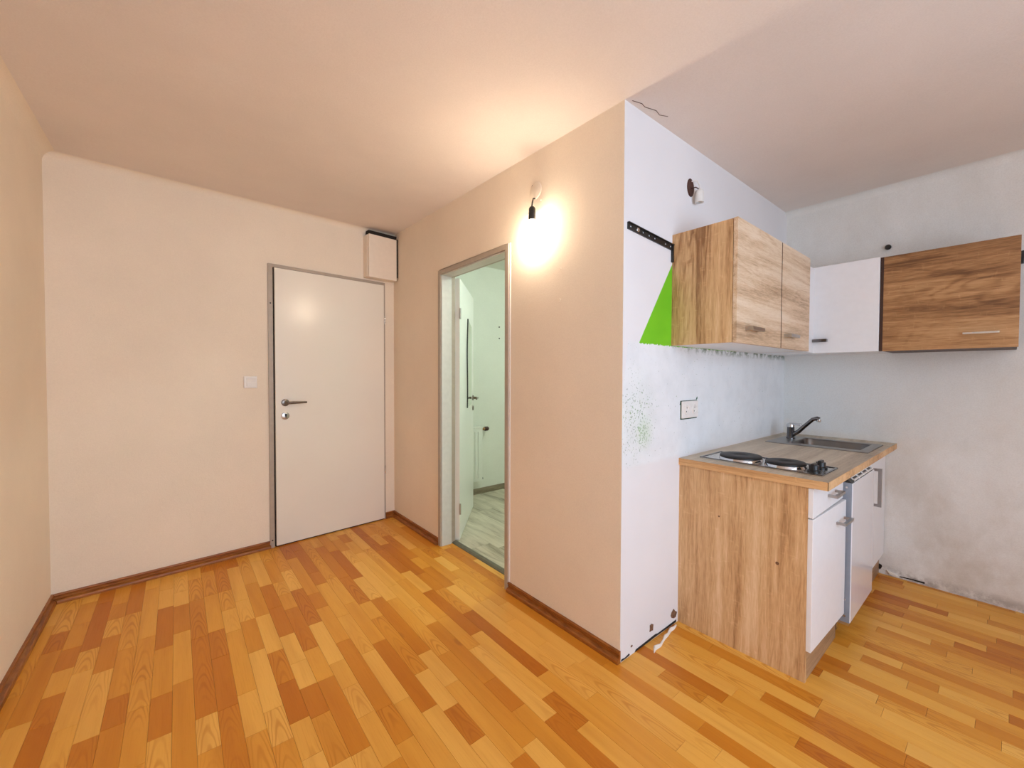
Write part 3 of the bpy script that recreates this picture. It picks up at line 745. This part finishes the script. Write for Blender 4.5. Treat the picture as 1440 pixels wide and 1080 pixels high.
part('holder', MB().lathe((2.084, YC - 0.034, 2.150), [(0.0, 0.035), (0.013, 0.035), (0.014, 0.0), (0.021, 0.0), (0.021, 0.050), (0.017, 0.062), (0.008, 0.068), (0, 0.068)], 'z', 22), M_porcelain, lh)

# double socket
sk = thing('double_socket', 'white double wall socket with a dark painted outline above the worktop', 'socket', (2.066, YC, 1.04))
part('dark_outline', MB().box(1.980, 2.150, YC - 0.0015, YC + 0.001, 1.036, 1.133), plain('green_black_outline', (0.03, 0.07, 0.04, 1), 0.8), sk)  # green-black plate showing past the socket frame
part('socket_frame', MB().box(1.985, 2.150, YC - 0.010, YC, 1.042, 1.130), M_plastic, sk, 0.004)
for cx in (2.027, 2.108):
    ins = part('socket_insert', MB().lathe((cx, YC - 0.010, 1.086), [(0.0, 0.0015), (0.017, 0.0015), (0.019, -0.004), (0.024, -0.005), (0.026, 0.001)], 'y', 22), M_plastic, sk)
    for dz_ in (-0.0095, 0.0095):
        part('pin_hole', MB().lathe((cx + dz_ * 0.3, YC - 0.009, 1.086 + dz_), [(0.0035, 0.001), (0.0035, -0.0015), (0, -0.0015)], 'y', 8), M_black, ins)
for (cx, cz, w_, h_) in ((1.979, 1.122, 0.012, 0.020), (2.149, 1.142, 0.014, 0.016)):
    part('green_chip', MB().prism([(cx - w_ / 2, cz - h_ / 2), (cx + w_ * .4, cz - h_ * .3), (cx + w_ / 2, cz + h_ / 2), (cx, cz + h_ * .25)], 'xz', YC - 0.0015, YC + 0.001), plain('dark_green_chip', (0.02, 0.10, 0.03, 1), 0.8), wall_kit)
# chipped plaster at the foot of the kitchen wall
def chip(cx, cz, rx, rz_, seed, parent, mat, axis='xz', face=YC, sgn=-1):
    r_ = random.Random(seed)
    pts = [(cx + rx * (0.6 + 0.6 * r_.random()) * math.cos(a * 0.785), cz + rz_ * (0.6 + 0.6 * r_.random()) * math.sin(a * 0.785)) for a in range(8)]
    return part('bare_patch', MB().prism(pts, axis, face + sgn * 0.002, face - sgn * 0.001), mat, parent)
chip(1.735, 0.060, 0.020, 0.022, 1, wall_kit, M_chip); chip(1.936, 0.052, 0.028, 0.026, 2, wall_kit, M_chip); chip(1.575, 0.040, 0.008, 0.005, 3, wall_kit, M_chip)
part('foot_gap', MB().prism([(1.60, 0.002), (1.66, 0.002), (1.78, 0.004), (1.96, 0.003), (1.96, 0.014), (1.79, 0.011), (1.77, 0.016), (1.68, 0.012), (1.61, 0.010)], 'xz', YC - 0.002, YC + 0.001), M_gap, wall_kit)
part('foot_gap', MB().prism([(1.495, 0.004), (1.53, 0.003), (1.56, 0.006), (1.555, 0.014), (1.525, 0.008), (1.50, 0.012)], 'xz', YC - 0.002, YC + 0.001), M_gap, wall_kit)
# torn strip of caulk lying along the wall foot
mb = MB(); path = [(1.935, 1.050), (1.90, 1.044), (1.87, 1.046), (1.83, 1.036), (1.80, 1.034), (1.77, 1.026), (1.73, 1.016), (1.69, 1.020), (1.665, 1.008)]
wd = [.006, .010, .013, .011, .014, .010, .012, .016, .005]; hh = [.008, .014, .018, .012, .016, .009, .012, .018, .004]
vs = []; fs = []
for i, ((px_, py_), w_, h_) in enumerate(zip(path, wd, hh)):
    vs += [(px_, py_ + w_ * .5, -0.0005), (px_ + .002, py_ + w_ * .3, h_ * .8), (px_, py_ - w_ * .1, h_), (px_ - .002, py_ - w_ * .5, -0.0005)]
for i in range(len(path) - 1):
    for j in range(4): fs.append((i * 4 + j, i * 4 + (j + 1) % 4, i * 4 + 4 + (j + 1) % 4, i * 4 + 4 + j))
e = (len(path) - 1) * 4; fs += [(3, 2, 1, 0), (e, e + 1, e + 2, e + 3)]
mb.add(vs, fs)
solo('torn_caulk_strip', mb, M_caulk, 'torn white strip of caulk lying along the kitchen wall foot', 'debris')
# crumbling foot of the stained wall
part('foot_gap', MB().prism([(0.42, 0.010), (0.36, 0.012), (0.31, 0.010), (0.31, 0.020), (0.36, 0.019), (0.42, 0.015)], 'yz', XD - 0.002, XD + 0.001), M_gap, wall_right)
part('loose_flake', MB().prism([(0.480, 0.035), (0.465, 0.012), (0.425, 0.010), (0.445, 0.022)], 'yz', XD - 0.012, XD + 0.001), M_caulk, wall_right)
chip(0.515, 0.045, 0.012, 0.020, 8, wall_right, M_gap, 'yz', XD)
# crack above the kitchen wall
part('paint_crack', MB().tube([(1.52, 1.050, ceil_z(1.52, 1.05)), (1.57, 1.035, ceil_z(1.57, 1.03)), (1.60, 1.040, ceil_z(1.6, 1.04)), (1.66, 1.022, ceil_z(1.66, 1.02)), (1.70, 1.030, ceil_z(1.7, 1.03)), (1.74, 1.012, ceil_z(1.74, 1.01))], 0.0012, 6), M_rust, ceiling)
part('wall_plug', MB().lathe((XD, 0.507, 2.072), [(0, -0.022), (0.012, -0.022), (0.016, -0.016), (0.016, -0.008), (0.010, 0.002)], 'x', 16), M_black, wall_right)

# ================================================================== WALL CABINETS
def bow_handle(mb, a, b, out, sq=0.010):
    """flat bow handle: a, b feet on the door, out = vector the grip stands away"""
    a = Vector(a); b = Vector(b); out = Vector(out); t = (b - a).normalized(); n = out.normalized().cross(t); hs = sq / 2
    def bar(p, q, w, hs):
        d = (q - p).normalized(); u = d.cross(n).normalized()
        vs = [P + u * s1 * w + n * s2 * hs for P in (p, q) for s1, s2 in ((-1, -1), (1, -1), (1, 1), (-1, 1))]
        mb.add(vs, [(3, 2, 1, 0), (4, 5, 6, 7), (0, 1, 5, 4), (1, 2, 6, 5), (2, 3, 7, 6), (3, 0, 4, 7)])
    bar(a - out * 0.05, a + out, hs * 0.9, hs * 0.9); bar(b - out * 0.05, b + out, hs * 0.9, hs * 0.9); bar(a + out - t * hs, b + out + t * hs, hs, hs)
    return mb
UZ0, UZ1 = 1.409, 1.950
UX0, UX1, UY = 1.886, 2.888, 0.762
uc = thing('wall_cabinet', 'oak-look two-door wall cabinet hanging beside the green triangle', 'cabinet', ((UX0 + UX1) / 2, YC, UZ0))
part('side_panel', MB().box(UX0, UX0 + 0.016, UY + 0.020, YC + 0.001, UZ0, UZ1), M_oak_v, uc, 0.001)
part('side_panel', MB().box(UX1 - 0.016, UX1, UY + 0.020, YC + 0.001, UZ0, UZ1), M_oak_v, uc, 0.001)
part('top_panel', MB().box(UX0 + 0.016, UX1 - 0.016, UY + 0.020, YC, UZ1 - 0.016, UZ1), M_oak_v, uc)
part('bottom_panel', MB().box(UX0 + 0.016, UX1 - 0.016, UY + 0.020, YC, UZ0, UZ0 + 0.016), M_whitelam, uc)
part('back_panel', MB().box(UX0 + 0.016, UX1 - 0.016, YC - 0.008, YC, UZ0 + 0.016, UZ1 - 0.016), M_whitelam, uc)
UG = 2.428
part('divider', MB().box(UG - 0.009, UG + 0.009, UY + 0.0185, YC - 0.008, UZ0 + 0.016, UZ1 - 0.016), plain('dark_divider_edge', '3a2116', 0.5, var=0.1), uc)  # coloured dark to deepen the gap between the doors
dA = part('door', MB().box(UX0, UG - 0.005, UY, UY + 0.018, UZ0 - 0.002, UZ1 + 0.002), M_oak_h, uc, 0.0012)
dB = part('door', MB().box(UG + 0.005, UX1, UY, UY + 0.018, UZ0 - 0.002, UZ1 + 0.002), M_oak_h, uc, 0.0012)
part('edge_band', MB().box(UG + 0.0035, UG + 0.0052, UY + 0.0006, UY + 0.0176, UZ0 - 0.001, UZ1 + 0.001), plain('dark_gap_strip', '4a2a1c', 0.5, var=0.1), dB)  # shade of the door gap put in as a dark strip
part('handle', bow_handle(MB(), (1.985, UY, 1.474), (2.105, UY, 1.474), (0, -0.026, 0), 0.016), M_nickel, dA)
part('handle', bow_handle(MB(), (2.480, UY, 1.474), (2.600, UY, 1.474), (0, -0.026, 0), 0.016), M_nickel, dB)

RXF = 3.12
cc_ = thing('corner_wall_cabinet', 'plain white corner wall cabinet between the oak cabinets', 'cabinet', (3.3, 0.77, UZ0))
part('cabinet_body', MB().box(RXF + 0.020, XD + 0.001, 0.482, YC + 0.001, UZ0 - 0.001, UZ1 - 0.008), M_whitelam, cc_, 0.001)
cd = part('door', MB().box(RXF, RXF + 0.018, 0.488, YC - 0.004, UZ0 - 0.004, UZ1 - 0.006), M_whitelam, cc_, 0.0015)
part('handle', bow_handle(MB(), (RXF, 0.795, 1.482), (RXF, 0.735, 1.482), (-0.022, 0, 0), 0.018), M_darkchrome, cd)
part('filler_strip', MB().box(UX1 + 0.001, RXF + 0.02, 0.80, 0.816, UZ0, UZ1 - 0.012), M_whitelam, cc_)
part('bottom_panel', MB().box(UX1 + 0.001, RXF + 0.02, 0.816, YC, UZ0, UZ0 + 0.016), M_whitelam, cc_)

RY_0, RY_1 = -0.018, 0.478
rc = thing('flap_wall_cabinet', 'darker oak-look wall cabinet with one wide door and long bar handle', 'cabinet', (3.3, 0.23, UZ0))
part('cabinet_body', MB().box(RXF + 0.020, XD + 0.001, RY_0 + 0.004, RY_1 - 0.001, UZ0 - 0.003, UZ1 - 0.014), M_rust if False else plain('dark_oak_carcass', '4a2f1e', 0.5, var=0.1), rc, 0.001)
fd = part('door', MB().box(RXF, RXF + 0.018, RY_0, RY_1 - 0.006, UZ0 - 0.004, UZ1 - 0.011), M_oak_hr, rc, 0.0012)
part('edge_strip', MB().box(RXF + 0.001, RXF + 0.019, RY_1 - 0.006, RY_1 + 0.008, UZ0 - 0.004, UZ1 - 0.011), plain('dark_brown_edge', '3a2116', 0.5, var=0.1), rc)
part('handle', bow_handle(MB(), (RXF, 0.158, 1.480), (RXF, 0.046, 1.480), (-0.028, 0, 0), 0.009), M_chrome, fd)
rr = thing('rail_end', 'black end of a hanging rail on the stained wall beside the darker cabinet', 'rail', (XD, -0.055, 1.88))
part('rail_strip', MB().box(XD - 0.010, XD + 0.001, -0.085, -0.010, 1.885, 1.915), M_black, rr)
part('bracket', MB().box(XD - 0.030, XD + 0.001, -0.030, -0.013, 1.860, 1.925), M_black, rr, 0.002)

# ================================================================== BASE UNITS
CZ = 0.843; CT = 0.034; CB = CZ - CT
KX0, KX1, KX2 = 1.978, 2.440, 2.935
KF = 0.497                                            # door fronts
b1 = thing('base_cabinet', 'white base cabinet with drawer, door and oak-look end panel', 'cabinet', ((KX0 + KX1) / 2, 0.78, 0))
ep = part('end_panel', MB().box(KX0, KX0 + 0.018, KF + 0.018, YC + 0.001, 0.0, CB), M_oak_v, b1, 0.001)
for (hy, hz_, r_) in ((0.866, 0.596, 0.004), (0.621, 0.460, 0.007)):
    part('screw_hole', MB().lathe((KX0, hy, hz_), [(0, -0.0012), (r_, -0.0012), (r_, 0.001)], 'x', 10), M_chip, ep)
part('inner_panel', MB().box(KX1 - 0.018, KX1, KF + 0.019, YC, 0.13, CB - 0.001), M_whitelam, b1)
part('bottom_panel', MB().box(KX0 + 0.018, KX1 - 0.018, KF + 0.019, YC, 0.13, 0.146), M_whitelam, b1)
part('back_panel', MB().box(KX0 + 0.018, KX1 - 0.018, YC - 0.006, YC, 0.146, CB), M_whitelam, b1)
part('plinth', MB().box(KX0 + 0.018, KX1 + 0.004, KF + 0.020, KF + 0.036, 0.0, 0.128), M_plinth, b1, 0.001)
dr = part('drawer', MB().box(KX0 + 0.001, KX1 - 0.002, KF, KF + 0.018, 0.684, CB - 0.004), M_whitelam, b1, 0.0015)
part('handle', bow_handle(MB(), (2.185, KF, 0.742), (2.300, KF, 0.742), (0, -0.030, 0), 0.012), M_satin, dr)
DM = Matrix.Translation((KX0, KF + 0.018, 0)) @ Matrix.Rotation(math.radians(-1.6), 4, 'Z')
kd = part('door', T(MB().box(0.001, KX1 - KX0 - 0.002, -0.018, 0.0, 0.134, 0.679), DM), M_whitelam, b1, 0.0015)
part('handle', T(bow_handle(MB(), (0.315, -0.018, 0.600), (0.430, -0.018, 0.600), (0, -0.030, 0), 0.012), DM), M_satin, kd)

# fridge
FRX0, FRX1, FRF = 2.448, 2.925, 0.463
fr = thing('mini_fridge', 'white under-counter fridge with glossy door and black vent grille', 'fridge', ((FRX0 + FRX1) / 2, 0.75, 0))
part('fridge_body', MB().box(FRX0 + 0.004, FRX1 - 0.004, FRF + 0.050, YC - 0.03, 0.07, 0.775), M_fridge, fr, 0.004)
fdoor = part('door', MB().box(FRX0 + 0.002, FRX1, FRF, FRF + 0.046, 0.090, 0.757), M_fridge, fr, 0.004)
part('door_side', MB().box(FRX0 - 0.0005, FRX0 + 0.0035, FRF + 0.003, FRF + 0.044, 0.090, 0.757), M_greyside, fdoor)
for z_ in (0.735, 0.20, 0.12):
    part('screw', MB().lathe((FRX0, FRF + 0.022, z_), [(0, -0.003), (0.005, -0.003), (0.006, 0.001)], 'x', 10), M_chrome, fdoor)
vg = part('vent_grille', MB().prism([(FRF + 0.002, 0.756), (FRF + 0.060, 0.756), (FRF + 0.060, 0.800), (FRF + 0.046, 0.796)], 'yz', FRX0 + 0.001, FRX1), M_black, fr)
for j in range(3):
    a_ = FRF + 0.006 + j * 0.013; z_ = 0.760 + j * 0.0118
    part('slat', MB().prism([(a_ - 0.002, z_), (a_ + 0.003, z_), (a_ + 0.003, z_ + 0.007), (a_ - 0.002, z_ + 0.005)], 'yz', FRX0 + 0.05, FRX1 - 0.006), M_plastic, vg)
for q in range(5):
    xq = FRX0 + 0.05 + q * 0.10
    part('slat', MB().prism([(FRF + 0.003, 0.757), (FRF + 0.040, 0.790), (FRF + 0.040, 0.797), (FRF + 0.002, 0.764)], 'yz', xq, xq + 0.008), M_plastic, vg)
part('hinge_bracket', MB().box(FRX0 + 0.01, FRX0 + 0.07, FRF + 0.006, FRF + 0.07, 0.072, 0.088).box(FRX0 + 0.005, FRX0 + 0.03, FRF + 0.052, FRF + 0.07, 0.035, 0.088), M_steel, fr)
for fx_, fy_ in ((FRX0 + 0.03, FRF + 0.08), (FRX1 - 0.03, FRF + 0.08), (FRX0 + 0.03, 0.98), (FRX1 - 0.03, 0.98)):
    part('foot', MB().lathe((fx_, fy_, 0), [(0.016, 0), (0.016, 0.014), (0.008, 0.018), (0.008, 0.075)], 'z', 14), M_black, fr)

# sink cabinet
b2 = thing('sink_cabinet', 'white sink base cabinet between the fridge and the stained wall', 'cabinet', (3.21, 0.78, 0))
part('side_panel', MB().box(KX2 + 0.002, KX2 + 0.018, KF + 0.019, YC, 0.13, CB), M_whitelam, b2)
part('side_panel', MB().box(XD - 0.016, XD, KF + 0.019, YC, 0.13, CB), M_whitelam, b2)
part('bottom_panel', MB().box(KX2 + 0.018, XD - 0.016, KF + 0.019, YC, 0.13, 0.146), M_whitelam, b2)
part('top_rail', MB().box(KX2 + 0.018, XD - 0.016, KF + 0.019, KF + 0.028, 0.70, CB), M_whitelam, b2)
sd = part('door', MB().box(KX2 + 0.003, XD - 0.006, KF, KF + 0.018, 0.134, CB - 0.004), M_whitelam, b2, 0.0015)
part('handle', bow_handle(MB(), (3.045, KF, 0.735), (3.045, KF, 0.535), (0, -0.040, 0), 0.016), M_chrome, sd)
part('plinth', MB().box(KX2 + 0.002, XD + 0.001, KF + 0.022, KF + 0.038, 0, 0.128), M_plinth, b2)

# worktop with sink cut-out
WF = 0.447
SX0, SX1, SY0, SY1 = 2.885, 3.300, 0.485, 0.985
wt = thing('worktop', 'oak-look kitchen worktop with hob and sink let into it', 'worktop', (2.72, 0.75, CB))
part('worktop_slab', MB().holed(KX0 - 0.006, XD + 0.001, WF + 0.0015, YC + 0.001, CB, CZ, SX0 + 0.025, SX1 - 0.025, SY0 + 0.025, SY1 - 0.025), M_oak_top, wt)
part('edge_band', MB().box(KX0 - 0.0075, KX0 - 0.0055, WF, YC, CB, CZ - 0.0004), M_oak_edge, wt)
part('edge_band', MB().box(KX0 - 0.0075, XD, WF, WF + 0.002, CB, CZ - 0.0004), M_oak_edge, wt)

# two-plate hob
HX0, HX1, HY0, HY1 = 2.052, 2.285, 0.485, 0.998
hb = thing('two_plate_hob', 'two-plate steel hob with round black plates on the worktop', 'hob', ((HX0 + HX1) / 2, (HY0 + HY1) / 2, CZ))
part('hob_tray', MB().box(HX0, HX1, HY0, HY1, CZ - 0.001, CZ + 0.006), M_steel, hb, 0.003)
mb = MB().box(HX0, HX0 + 0.008, HY0, HY1, CZ + 0.004, CZ + 0.009).box(HX1 - 0.008, HX1, HY0, HY1, CZ + 0.004, CZ + 0.009).box(HX0 + 0.008, HX1 - 0.008, HY0, HY0 + 0.008, CZ + 0.004, CZ + 0.009).box(HX0 + 0.008, HX1 - 0.008, HY1 - 0.008, HY1, CZ + 0.004, CZ + 0.009)
part('hob_rim', mb, M_darkchrome, hb, 0.001)
for cy, r_ in ((0.845, 0.093), (0.652, 0.080)):
    hp = part('hot_plate', MB().lathe((2.160, cy, CZ + 0.006), [(r_ - 0.004, 0.008), (r_, 0.010), (r_, 0.018), (r_ - 0.004, 0.021), (r_ * .35, 0.021), (r_ * .30, 0.019), (0, 0.019)], 'z', 40), M_iron, hb)
    part('spill_ring', MB().lathe((2.160, cy, CZ + 0.005), [(r_ + 0.004, 0), (r_ + 0.002, 0.006), (r_ - 0.001, 0.012), (r_ - 0.006, 0.012)], 'z', 40), M_chrome, hp)
for kx in (2.115, 2.215):
    kn = part('knob', MB().lathe((kx, 0.532, CZ + 0.005), [(0.025, 0), (0.025, 0.008), (0.019, 0.012), (0.018, 0.030), (0, 0.032)], 'z', 20), M_black, hb)
    part('knob_grip', MB().box(kx - 0.023, kx + 0.023, 0.525, 0.539, CZ + 0.014, CZ + 0.043), M_black, kn, 0.003)

# sink
sn = thing('inset_sink', 'stainless steel inset sink in the worktop corner', 'sink', ((SX0 + SX1) / 2, (SY0 + SY1) / 2, CZ))
part('sink_rim', MB().holed(SX0, SX1, SY0, SY1, CZ - 0.001, CZ + 0.005, SX0 + 0.068, SX1 - 0.045, SY0 + 0.045, SY1 - 0.115), M_sinksteel, sn, 0.002)
bowl = MB(); nseg = 8
def rrect(x0, x1, y0, y1, r, z):
    out = []
    for (cx, cy, a0) in ((x1 - r, y1 - r, 0), (x0 + r, y1 - r, 90), (x0 + r, y0 + r, 180), (x1 - r, y0 + r, 270)):
        for i in range(nseg + 1):
            a = math.radians(a0 + 90 * i / nseg); out.append((cx + r * math.cos(a), cy + r * math.sin(a), z))
    return out
lv = [(0.0, 0.004, 0.055), (0.002, 0.001, 0.055), (0.010, -0.10, 0.05), (0.022, -0.135, 0.05), (0.05, -0.145, 0.05)]
vs = []
for ins, dz_, r_ in lv: vs += rrect(SX0 + 0.065 + ins, SX1 - 0.042 - ins, SY0 + 0.042 + ins, SY1 - 0.112 - ins, r_, CZ + dz_)
m = 4 * (nseg + 1); fs = []
for i in range(len(lv) - 1):
    for j in range(m): fs.append((i * m + j, i * m + (j + 1) % m, (i + 1) * m + (j + 1) % m, (i + 1) * m + j))
fs.append(tuple(range((len(lv) - 1) * m, len(lv) * m)))
bowl.add(vs, fs, True)
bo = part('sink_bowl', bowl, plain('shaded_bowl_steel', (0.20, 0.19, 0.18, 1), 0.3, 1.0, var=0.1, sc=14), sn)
md = bo.modifiers.new('shell', 'SOLIDIFY'); md.thickness = 0.0015; md.offset = 0
part('drain', MB().lathe((3.09, 0.68, CZ - 0.146), [(0, 0.004), (0.020, 0.004), (0.038, 0.003), (0.040, 0)], 'z', 24), M_chrome, bo)

# mixer tap
TX, TY = 3.155, 0.925
tp = thing('mixer_tap', 'chrome single-lever mixer tap with slanting spout behind the sink', 'tap', (TX, TY, CZ))
part('tap_body', MB().lathe((TX, TY, CZ + 0.004), [(0.026, 0), (0.026, 0.006), (0.022, 0.010), (0.021, 0.070), (0.022, 0.074)], 'z', 26), M_darkchrome, tp)
part('tap_lever', MB().lathe((TX, TY, CZ + 0.078), [(0.022, 0), (0.023, 0.016), (0.018, 0.026), (0, 0.028)], 'z', 24).prism([(TX - 0.013, CZ + 0.094), (TX + 0.013, CZ + 0.094), (TX + 0.010, CZ + 0.108), (TX - 0.010, CZ + 0.106)], 'xz', TY - 0.060, TY + 0.010), M_chrome, tp, 0.002)
part('spout', MB().tube([(TX, TY - 0.012, CZ + 0.030), (TX - 0.004, TY - 0.045, CZ + 0.055), (TX - 0.010, TY - 0.090, CZ + 0.105), (TX - 0.015, TY - 0.125, CZ + 0.142), (TX - 0.018, TY - 0.150, CZ + 0.150), (TX - 0.018, TY - 0.160, CZ + 0.146)], [0.014, 0.013, 0.012, 0.012, 0.013, 0.013], 16), M_darkchrome, tp)
part('aerator', MB().lathe((TX - 0.018, TY - 0.157, CZ + 0.128), [(0.011, 0), (0.012, 0.004), (0.012, 0.016)], 'z', 16), M_chrome, tp)
